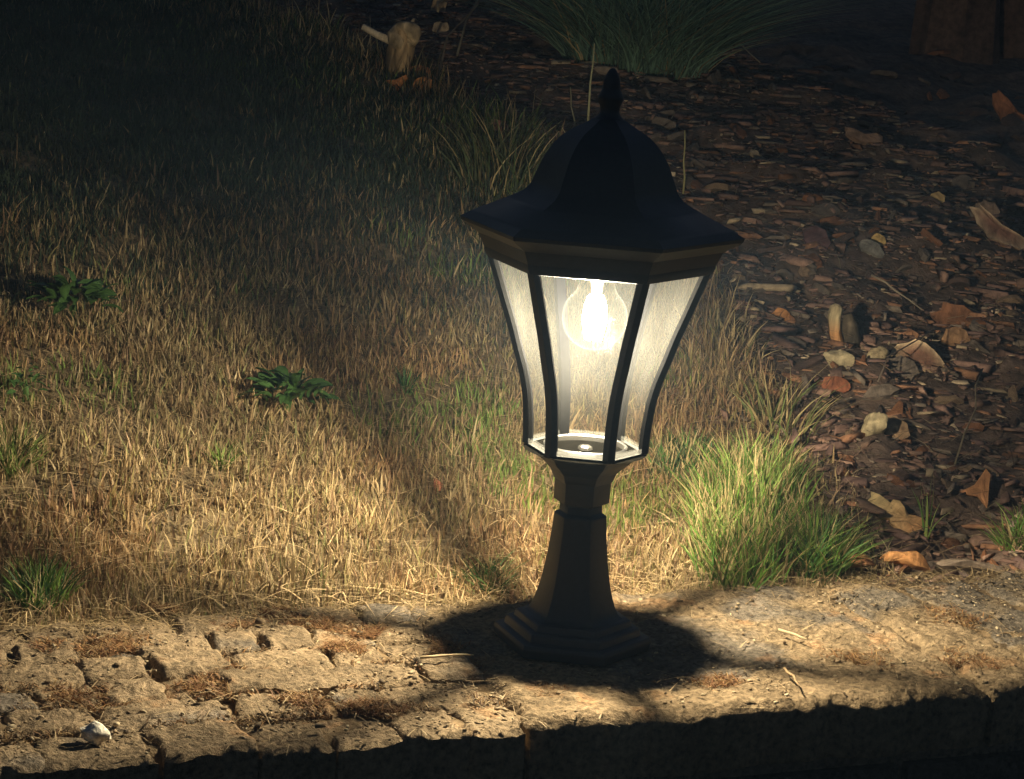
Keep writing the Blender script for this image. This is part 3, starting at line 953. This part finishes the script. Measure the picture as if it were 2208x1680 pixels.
# --- ordinary chips: individual things, three looks
CH_OUT = [CHUNK, PLATE, OVAL, LONG, TRI, KID]
CH_SHAPE = ('blocky', 'flat ragged', 'oval', 'narrow', 'three-pointed', 'bent')
CH_LOOK = [('rust', RUST, 'rust-brown bark chip'), ('grey', GREY, 'grey-brown bark chip'), ('dark', DARK, 'dark brown bark chip'), ('tan', (.27, .18, .11), 'tan wood chip')]
CH_MESH = {}
for nm, c, lb in CH_LOOK:
    for i, ol in enumerate(CH_OUT):
        P = np.array(ol, float); P = P / np.ptp(P, 0).max()
        CH_MESH[nm, i] = slab(P, (.12, .18, .1, .2, .14, .16)[i], c, .1, 60 + i + len(nm) * 9, rough_=.14)
rc = random.Random(3)
cnt = 0
tries = 0
while cnt < 235 and tries < 6000:
    tries += 1
    px = rc.uniform(1150, 2208); py = rc.uniform(120, 1240)
    if py < 120 + (1650 - px) * .25: continue
    c = at(px, py)
    ms = float(mulch_side(c[0], c[1]))
    if ms < .03 or c[1] > 3.4: continue
    nm, col_, lb = rc.choices(CH_LOOK, (.3, .3, .25, .15))[0]
    sz = rc.uniform(28, 76) * pxm(c) * (1.0 if py > 350 else .9)
    ki = rc.randrange(6)
    o = link('bark_chip', CH_MESH[nm, ki])
    tt = xy2st(c[0], c[1])[1]
    lb = CH_SHAPE[ki] + ' ' + lb + (' among the mulch close behind the wall' if tt < .45 else ' among the mulch beside and behind the glass panes' if tt < .95 else ' among the dim mulch far behind the lantern roof')
    o.matrix_world = Matrix.Translation((c[0], c[1], float(ground_z(c[0], c[1])) + .06 * sz)) @ Matrix.Rotation(rc.uniform(0, 6.28), 4, 'Z') @ \
        Matrix.Rotation(rc.gauss(.55, .3), 4, 'X') @ Matrix.Rotation(rc.uniform(-.4, .4), 4, 'Y') @ Matrix.Diagonal((sz, sz, sz, 1))
    tag(o, lb, 'bark chip', 'bark chips scattered over the mulch bed')
    cnt += 1

# --- fine mulch: too small and too many to tell apart
CHV = np.array([(-.5, -.3, -.15), (.45, -.35, -.12), (.5, .25, -.15), (-.4, .32, -.14), (-.38, -.2, .12), (.3, -.25, .18), (.42, .15, .1), (-.3, .25, .16)])
CHF = np.array([(0, 3, 2, 1), (4, 5, 6, 7), (0, 1, 5, 4), (1, 2, 6, 5), (2, 3, 7, 6), (3, 0, 4, 7)])


def scatter_chips(n, smin, smax, seed):
    rs = np.random.default_rng(seed)
    s = rs.uniform(-.75, 1.5, n * 3); t = T_BACK + .004 + rs.random(n * 3) ** 1.2 * 3.3
    x, y = st2xy(s, t)
    ms = mulch_side(x, y)
    keep = (ms > rs.normal(-.02, .04, n * 3))
    x, y = x[keep][:n], y[keep][:n]; n = len(x)
    sz = rs.uniform(smin, smax, n) * np.where(rs.random(n) < .15, 1.6, 1)
    el = np.stack([rs.uniform(.9, 2.7, n), rs.uniform(.35, .85, n), rs.uniform(.35, .8, n)], 1)
    az = rs.uniform(0, 6.283, n); tx = rs.normal(0, .9, n)
    V = CHV[None] * (1 + rs.normal(0, .14, (n, 8, 3))) * el[:, None] * sz[:, None, None]
    cx, sx = np.cos(tx)[:, None], np.sin(tx)[:, None]
    yy = V[..., 1] * cx - V[..., 2] * sx; zz = V[..., 1] * sx + V[..., 2] * cx
    ca, sa = np.cos(az)[:, None], np.sin(az)[:, None]
    X = V[..., 0] * ca - yy * sa + x[:, None]; Y = V[..., 0] * sa + yy * ca + y[:, None]
    Z = zz + (ground_z(x, y) + sz * .15)[:, None]
    V = np.stack([X, Y, Z], -1).reshape(-1, 3)
    Fq = (CHF[None] + (np.arange(n) * 8)[:, None, None]).reshape(-1, 4)
    pal = np.array([(.16, .095, .072), (.11, .066, .055), (.20, .12, .085), (.15, .115, .085), (.22, .11, .06), (.36, .27, .17), (.085, .06, .05)])
    col = pal[rs.choice(7, n, p=(.26, .2, .16, .16, .09, .05, .08))] * rs.uniform(.8, 1.75, (n, 1))
    return V, Fq, np.repeat(col, 8, 0)


A = scatter_chips(20000, .003, .010, 1); B = scatter_chips(4800, .010, .023, 2)
V = np.vstack([A[0], B[0]]); Fq = np.vstack([A[1], B[1] + len(A[0])]); C = np.vstack([A[2], B[2]])
mu = link('bark_mulch', mesh_from('bark_mulch', V, Fq, M_CHIPS, C))
tag(mu, 'fine brown bark mulch covering the bed right of the lantern', 'mulch', kind='stuff')
# fine rootlets, needles and straw in the mulch
n = 5200
s = RNG.uniform(-.6, 1.3, n * 2); t = T_BACK + .01 + RNG.random(n * 2) ** 1.2 * 2.8
x, y = st2xy(s, t); k = mulch_side(x, y) > -.02
x, y = x[k][:n], y[k][:n]; n = len(x)
V, Fq, C = blades(np.stack([x, y, ground_z(x, y) + RNG.uniform(.004, .016, n)], 1), RNG.uniform(.015, .055, n), RNG.uniform(.0009, .0022, n),
                  RNG.uniform(1.1, 1.7, n), RNG.uniform(0, 6.28, n),
                  np.array([[.30, .2, .11], [.20, .13, .08], [.38, .29, .17]])[RNG.integers(0, 3, n)] * RNG.uniform(.5, 1.1, (n, 1)), seg=2, flat=.4)
o = link('mulch_litter', mesh_from('mulch_litter', V, Fq, M_STRAW, C))
tag(o, 'dry needles and straw fragments strewn over the mulch', 'litter', kind='stuff')


# --- wooden pieces
def tube(path, radii, n=8, seed=0, rough_=.08):
    rs = np.random.default_rng(seed)
    path = np.array(path, float); V = []; Fc = []
    for i, P in enumerate(path):
        d = path[min(i + 1, len(path) - 1)] - path[max(i - 1, 0)]; d /= np.linalg.norm(d)
        a = np.cross(d, [0, 0, 1.] if abs(d[2]) < .9 else [1., 0, 0]); a /= np.linalg.norm(a); b = np.cross(d, a)
        for k in range(n):
            q = 2 * math.pi * k / n
            r = radii[i] * (1 + rs.normal(0, rough_))
            V.append(P + (a * math.cos(q) + b * math.sin(q)) * r)
    for i in range(len(path) - 1):
        for k in range(n):
            k2 = (k + 1) % n
            Fc.append((i * n + k, i * n + k2, (i + 1) * n + k2, (i + 1) * n + k))
    Fc.append(tuple(range(n - 1, -1, -1))); Fc.append(tuple((len(path) - 1) * n + k for k in range(n)))
    return np.array(V), Fc


def right(m): return CR * np.array([1, 1, 0]) * m


# broken stub, pale at its top, orange wood below
c = at(1800, 728); m = pxm(c)
st = thing('wooden_stub', 'broken wooden stub, pale topped with orange grain, upright in the mulch', 'wooden stub', (c[0], c[1], float(ground_z(c[0], c[1]))))
h = 100 * m
V, Fc = tube([(0, 0, -.02), (.1 * h, 0, .1 * h), (.0, 0, .4 * h), (-.05 * h, 0, .75 * h), (-.02 * h, .02 * h, .95 * h), (.0, .03 * h, 1.02 * h)],
             [14 * m, 13 * m, 14 * m, 16 * m, 14 * m, 7 * m], 14, 4, .14)
C = np.array([(.34, .17, .07) if v[2] < .68 * h else (.42, .33, .19) for v in V]) * RNG.uniform(.35, 1.4, (len(V), 1))
link('stake', mesh_from('stake', V, Fc, M_WOOD, C, smooth=True), st)
V, Fc = tube([(.40 * h, .20 * h, -.02), (.36 * h, .20 * h, .3 * h), (.30 * h, .18 * h, .6 * h), (.22 * h, .15 * h, .80 * h)], [22 * m, 20 * m, 18 * m, 9 * m], 12, 9, .18)
link('bark_backing', mesh_from('bark_backing', V, Fc, M_BARK, np.array((.10, .075, .05)) * RNG.uniform(.5, 1.4, (len(V), 1)), smooth=True), st)

# pale driftwood root with two knot holes and a side branch
c = at(862, 165); m = pxm(c)
dr = thing('driftwood_root', 'pale weathered root stump with a looped knot and a side branch', 'root stump', (c[0], c[1], float(ground_z(c[0], c[1]))))
hh = 120 * m
V, Fc = tube([(.0, 0, -.03), (-6 * m, 0, .2 * hh), (-2 * m, 0, .45 * hh), (2 * m, 0, .7 * hh), (0, 0, .9 * hh), (-3 * m, 2 * m, 1.0 * hh), (-4 * m, 3 * m, 1.03 * hh)],
             [22 * m, 23 * m, 25 * m, 26 * m, 20 * m, 12 * m, 5 * m], 18, 2, .14)
body_v = V
link('root_body', mesh_from('root_body', V, Fc, M_WOOD, np.array((.34, .23, .12)) * RNG.uniform(.35, 1.3, (len(V), 1)), smooth=True), dr)
rx = CR * np.array([1, 1, 0]); rx /= np.linalg.norm(rx); fy = np.array([-rx[1], rx[0], 0])
pts = []; rr = []
for k in range(17):                                                # gnarled loop of root wrapped round a knot
    q = math.radians(-70 + 20.5 * k)
    pts.append(rx * (4 + 21 * math.cos(q)) * m + np.array([0, 0, .80 * hh + 19 * m * math.sin(q)]) - fy * (14 + 5 * math.sin(q * 2)) * m)
    rr.append((13.5 + 3.5 * math.sin(q * 1.7 + 1)) * m)
V, Fc = tube(pts, rr, 9, 21, .13)
link('root_loop', mesh_from('root_loop', V, Fc, M_WOOD, np.array((.42, .31, .18)) * RNG.uniform(.35, 1.25, (len(V), 1)), smooth=True), dr)
V, Fc = tube([rx * -22 * m + np.array([0, 0, .68 * hh]), rx * -55 * m + np.array([0, 0, .78 * hh]), rx * -86 * m + np.array([0, 0, .90 * hh])], [10 * m, 8 * m, 7 * m], 8, 3)
link('side_branch', mesh_from('side_branch', V, Fc, M_WOOD, np.array((.6, .48, .32)) * RNG.uniform(.7, 1.2, (len(V), 1)), smooth=True), dr)
V, Fc = tube([rx * 14 * m + np.array([0, 0, .9 * hh]), rx * 24 * m + np.array([0, 0, 1.1 * hh])], [8 * m, 3 * m], 7, 5)
link('snag', mesh_from('snag', V, Fc, M_WOOD, np.array((.36, .27, .17)) * np.ones((len(V), 1)), smooth=True), dr)

# two dim stumps in the top right corner
for px, py, wpx, lb in ((2055, 118, 165, 'dim brown ridged stump nearer the ornamental grass, at the top edge'), (2190, 112, 150, 'dim brown ridged stump cut by the top right corner')):
    c = at(px, py); m = pxm(c)
    t = thing('tree_stump', lb, 'tree stump', (c[0], c[1], float(ground_z(c[0], c[1]))), group='stumps at the back of the mulch bed')
    V = []; nn = 22; zs = np.linspace(-.05, .5, 9); Cc = []
    for z in zs:
        for k in range(nn):
            a = 2 * math.pi * k / nn
            r_ = wpx * m / 2 * (1.12 - .25 * min(max(z, 0) / .3, 1) + .10 * vnoise(k * .9, z * 6, 5) + .05 * math.sin(k * 2.3))
            V.append((r_ * math.cos(a), r_ * math.sin(a), z)); Cc.append(np.array((.11, .065, .045)) * random.uniform(.6, 1.2))
    Fc = []
    for i in range(8):
        for k in range(nn):
            k2 = (k + 1) % nn; Fc.append((i * nn + k, i * nn + k2, (i + 1) * nn + k2, (i + 1) * nn + k))
    Fc.append(tuple(8 * nn + k for k in range(nn)))
    link('trunk', mesh_from('trunk', V, Fc, M_BARK, np.array(Cc)), t)


# --- twigs and stalks
def stick(name, p0, p1, r_px, col, label, cat, bow=.06, lift=0., seed=0, up0=0., up1=0., on_wall=False, n=5):
    a, b = at(*p0), at(*p1); m = (pxm(a) + pxm(b)) / 2
    za = 0.004 if on_wall else float(ground_z(a[0], a[1])) + .006; zb = 0.004 if on_wall else float(ground_z(b[0], b[1])) + .006
    A = np.array([a[0], a[1], za + up0]); B = np.array([b[0], b[1], zb + up1]); L = np.linalg.norm(B - A)
    rs = np.random.default_rng(seed)
    pts = []
    for i in range(n):
        f = i / (n - 1)
        P = A + (B - A) * f + np.array([rs.normal(0, .02), rs.normal(0, .02), 0]) * L * math.sin(f * math.pi)
        P[2] += bow * L * math.sin(f * math.pi) + lift
        pts.append(P - A)
    V, Fc = tube(pts, [r_px * m * (1 - .4 * i / (n - 1)) for i in range(n)], 6, seed, .05)
    o = link(name, mesh_from(name, V, Fc, M_STRAW, np.array(col) * rs.uniform(.8, 1.15, (len(V), 1)), smooth=True), None, tuple(A))
    return tag(o, label, cat)


ST = (.48, .38, .22)
stick('straw', (1678, 1374), (1738, 1396), 3.2, ST, 'short pale straw lying on the wall right of the lantern shadow', 'straw', .02, .003, 1, on_wall=True)
stick('straw', (1690, 1458), (1722, 1498), 3, (.36, .24, .13), 'short brown straw near the front edge right of the lantern', 'straw', .02, .003, 2, on_wall=True)
stick('straw', (905, 1438), (1020, 1432), 3.6, (.55, .42, .24), 'pale wood splinter bridging the brick joint left of the lantern', 'straw', .02, .004, 3, on_wall=True)
stick('twig', (1878, 606), (1990, 650), 2.6, (.34, .27, .18), 'straight pale twig lying above the oval pale-rimmed bark', 'twig', .03, .012, 4)
stick('twig', (1555, 85), (1640, 125), 2.2, (.36, .28, .17), 'thin pale twig below the ornamental grass on its right', 'twig', .05, .01, 5)
stick('twig', (1890, 855), (2035, 720), 1.8, (.2, .15, .11), 'thin dark twig crossing the mulch from the cream stone', 'twig', .06, .02, 6)
stick('dry_stalk', (1268, 262), (1270, 255), 3, (.44, .41, .22), 'tall pale grass stalk just left of the finial', 'stalk', 0, 0, 7, 0, .135)
stick('dry_stalk', (1242, 262), (1225, 255), 2, (.30, .26, .15), 'short bent stalk left of the tall pale stalk', 'stalk', 0, 0, 8, 0, .07)
stick('dry_stalk', (945, 160), (1060, 60), 2.6, (.2, .15, .10), 'dark stalk leaning right of the pale driftwood root', 'stalk', .05, 0, 9, 0, .10)
stick('dry_stalk', (985, 130), (1075, 20), 2.4, (.24, .2, .13), 'thin stalk leaning towards the ornamental grass from the left', 'stalk', .05, 0, 10, 0, .06)
stick('dry_stalk', (1475, 395), (1468, 388), 2.4, (.36, .32, .14), 'short yellow-green stalk touching the roof on its right', 'stalk', 0, 0, 11, 0, .09)
stick('dry_stalk', (2060, 990), (2110, 880), 2.2, (.26, .2, .12), 'slanting dry stalk in the mulch right of the cream stone', 'stalk', .05, 0, 12, 0, .06)
stick('dry_stalk', (1835, 1190), (1920, 1140), 2.6, (.3, .24, .13), 'dry stalk lying between the green tuft and curled leaf', 'stalk', .05, .01, 13)
stick('dry_stalk', (940, 95), (1010, 10), 3, (.40, .30, .17), 'pale stick at the top edge beside the bark piece', 'stalk', .02, 0, 14, .05, .02)

# --- a pale pebble on the wall's edge and dirt in the joints
rock('pebble', 206, 1592, 58, 'white pebble on the front edge of the bricks near the left', (.80, .72, .58), (1.0, .85, .7), 21, .24, .4, cuts=1)


def st_px(px, py):
    p = at(px, py); return xy2st(p[0], p[1])


moss = [(700, 1350, 45, 900), (780, 1368, 60, 1300), (735, 1395, 35, 500), (655, 1512, 38, 800), (800, 1525, 42, 700), (250, 1395, 65, 800), (430, 1482, 60, 700), (960, 1395, 40, 600),
        (500, 1350, 40, 300), (350, 1330, 40, 300), (1190, 1492, 35, 500), (1850, 1415, 55, 650), (120, 1390, 40, 250), (480, 1440, 40, 300), (1000, 1438, 45, 350), (170, 1500, 60, 350), (1555, 1470, 45, 260),
        (600, 1320, 60, 350), (2100, 1420, 60, 500), (2050, 1330, 60, 300)]
PV, HH, CC = [], [], []
for px, py, r_, n in moss:
    s0, t0 = st_px(px, py); rr = r_ * .00039
    n = int(n * 2.2)
    a = RNG.uniform(0, 6.28, n); q = np.sqrt(RNG.random(n)) * (.25 + 1.5 * vnoise(a * 1.6, a * 0 + px, 5)) * RNG.uniform(.7, 1.1, n)
    s = s0 + q * np.cos(a) * rr * 1.2; t = t0 + q * np.sin(a) * rr * 1.1
    x, y = st2xy(s, t)
    PV.append(np.stack([x, y, np.full(n, -.006) + RNG.uniform(0, .006, n)], 1)); HH.append(RNG.uniform(.002, .0075, n))
    base = np.array([(.30, .155, .06), (.25, .12, .055), (.36, .23, .10)])[RNG.integers(0, 3, n)]
    CC.append(base * RNG.uniform(.5, 1.2, (n, 1)))
for t_j in (.090, .038, -.014, -.066, -.118):                       # rusty debris along the joints between the rows
    n = 3600
    s = RNG.uniform(-.8, -.11, n); t = t_j + RNG.normal(0, .0045, n)
    kp = fbm(s * 26 + t_j * 50, s * 0 + 2, 19, 3) > .44
    s, t = s[kp], t[kp]; n = len(s)
    x, y = st2xy(s, t)
    PV.append(np.stack([x, y, np.full(n, -.008) + RNG.uniform(0, .006, n)], 1)); HH.append(RNG.uniform(.002, .008, n))
    CC.append(np.array([(.26, .14, .055), (.20, .11, .05), (.33, .22, .10), (.13, .09, .05)])[RNG.integers(0, 4, n)] * RNG.uniform(.5, 1.2, (n, 1)))
n = 2600   # loose straw crumbs all over the top
s = RNG.uniform(-.75, .75, n); t = RNG.uniform(-.185, .13, n)
x, y = st2xy(s, t)
PV.append(np.stack([x, y, RNG.uniform(-.004, .004, n)], 1)); HH.append(RNG.uniform(.004, .018, n))
CC.append(np.array([.42, .31, .17]) * RNG.uniform(.4, 1.15, (n, 1)))
# more of it gathers along the back edge
n = 2600
s = RNG.uniform(-.75, .8, n); t = T_BACK - np.abs(RNG.normal(0, .018, n))
x, y = st2xy(s, t)
PV.append(np.stack([x, y, RNG.uniform(-.004, .003, n)], 1)); HH.append(RNG.uniform(.006, .022, n))
CC.append(np.array([.42, .30, .15]) * RNG.uniform(.4, 1.15, (n, 1)))
P = np.vstack(PV); H = np.concatenate(HH); C0 = np.vstack(CC); n = len(P)
FL = np.where(np.arange(n) < n - 5200, .8, .12)
V, Fq, C = blades(P, H, RNG.uniform(.0008, .0018, n), RNG.uniform(.6, 1.6, n), RNG.uniform(0, 6.28, n), C0, seg=2, flat=FL)
o = link('dry_moss', mesh_from('dry_moss', V, Fq, M_STRAW, C))
tag(o, 'rust-brown dry moss and straw crumbs in the brick joints', 'moss', kind='stuff')


# sandy grit and crumbs of stone over the wall's top
n = 9000
rs = np.random.default_rng(77)
s_g = rs.uniform(-.75, .85, n); t_g = rs.uniform(-.176, .13, n)
kp = rs.random(n) < .25 + 1.1 * sstep(.42, .62, fbm(s_g * 16, t_g * 16, 15, 3)); s_g, t_g = s_g[kp], t_g[kp]; n = len(s_g)
x, y = st2xy(s_g, t_g)
sz = .0008 + rs.gamma(2, .0007, n)
V = CHV[None] * (1 + rs.normal(0, .15, (n, 8, 3))) * np.stack([rs.uniform(.8, 1.5, n), rs.uniform(.7, 1.2, n), np.full(n, 1.3)], 1)[:, None] * sz[:, None, None]
az = rs.uniform(0, 6.28, n); ca, sa = np.cos(az)[:, None], np.sin(az)[:, None]
X = V[..., 0] * ca - V[..., 1] * sa + x[:, None]; Y = V[..., 0] * sa + V[..., 1] * ca + y[:, None]
Zg = V[..., 2] + rs.uniform(-.003, .003, n)[:, None]
pal = np.array([(.30, .22, .13), (.20, .14, .08), (.40, .32, .2), (.14, .10, .06)])
C = np.repeat(pal[rs.integers(0, 4, n)] * rs.uniform(.6, 1.2, (n, 1)), 8, 0)
o = link('stone_grit', mesh_from('stone_grit', np.stack([X, Y, Zg], -1).reshape(-1, 3), (CHF[None] + (np.arange(n) * 8)[:, None, None]).reshape(-1, 4), M_CHIPS, C))
tag(o, 'sandy grit and stone crumbs strewn over the wall top', 'grit', kind='stuff')

# ================================================================== faint blue volume added to stand in for the lens glow
hz = bpy.data.materials.new('glow_volume'); hz.use_nodes = True
nt = hz.node_tree
nt.nodes.remove(nt.nodes['Principled BSDF'])
pv = nt.nodes.new('ShaderNodeVolumePrincipled')
pv.inputs['Color'].default_value = (.46, .70, 1.0, 1)
pv.inputs['Density'].default_value = .010
pv.inputs['Anisotropy'].default_value = 0.0
nt.links.new(pv.outputs[0], nt.nodes['Material Output'].inputs['Volume'])
hv = []; hf = []
add_box(hv, hf, -140, 140, -140, 140, P_Z - 1.2, 3.2)
o = link('glow_haze', mesh_from('glow_haze', hv, hf, hz))
tag(o, kind='stuff')
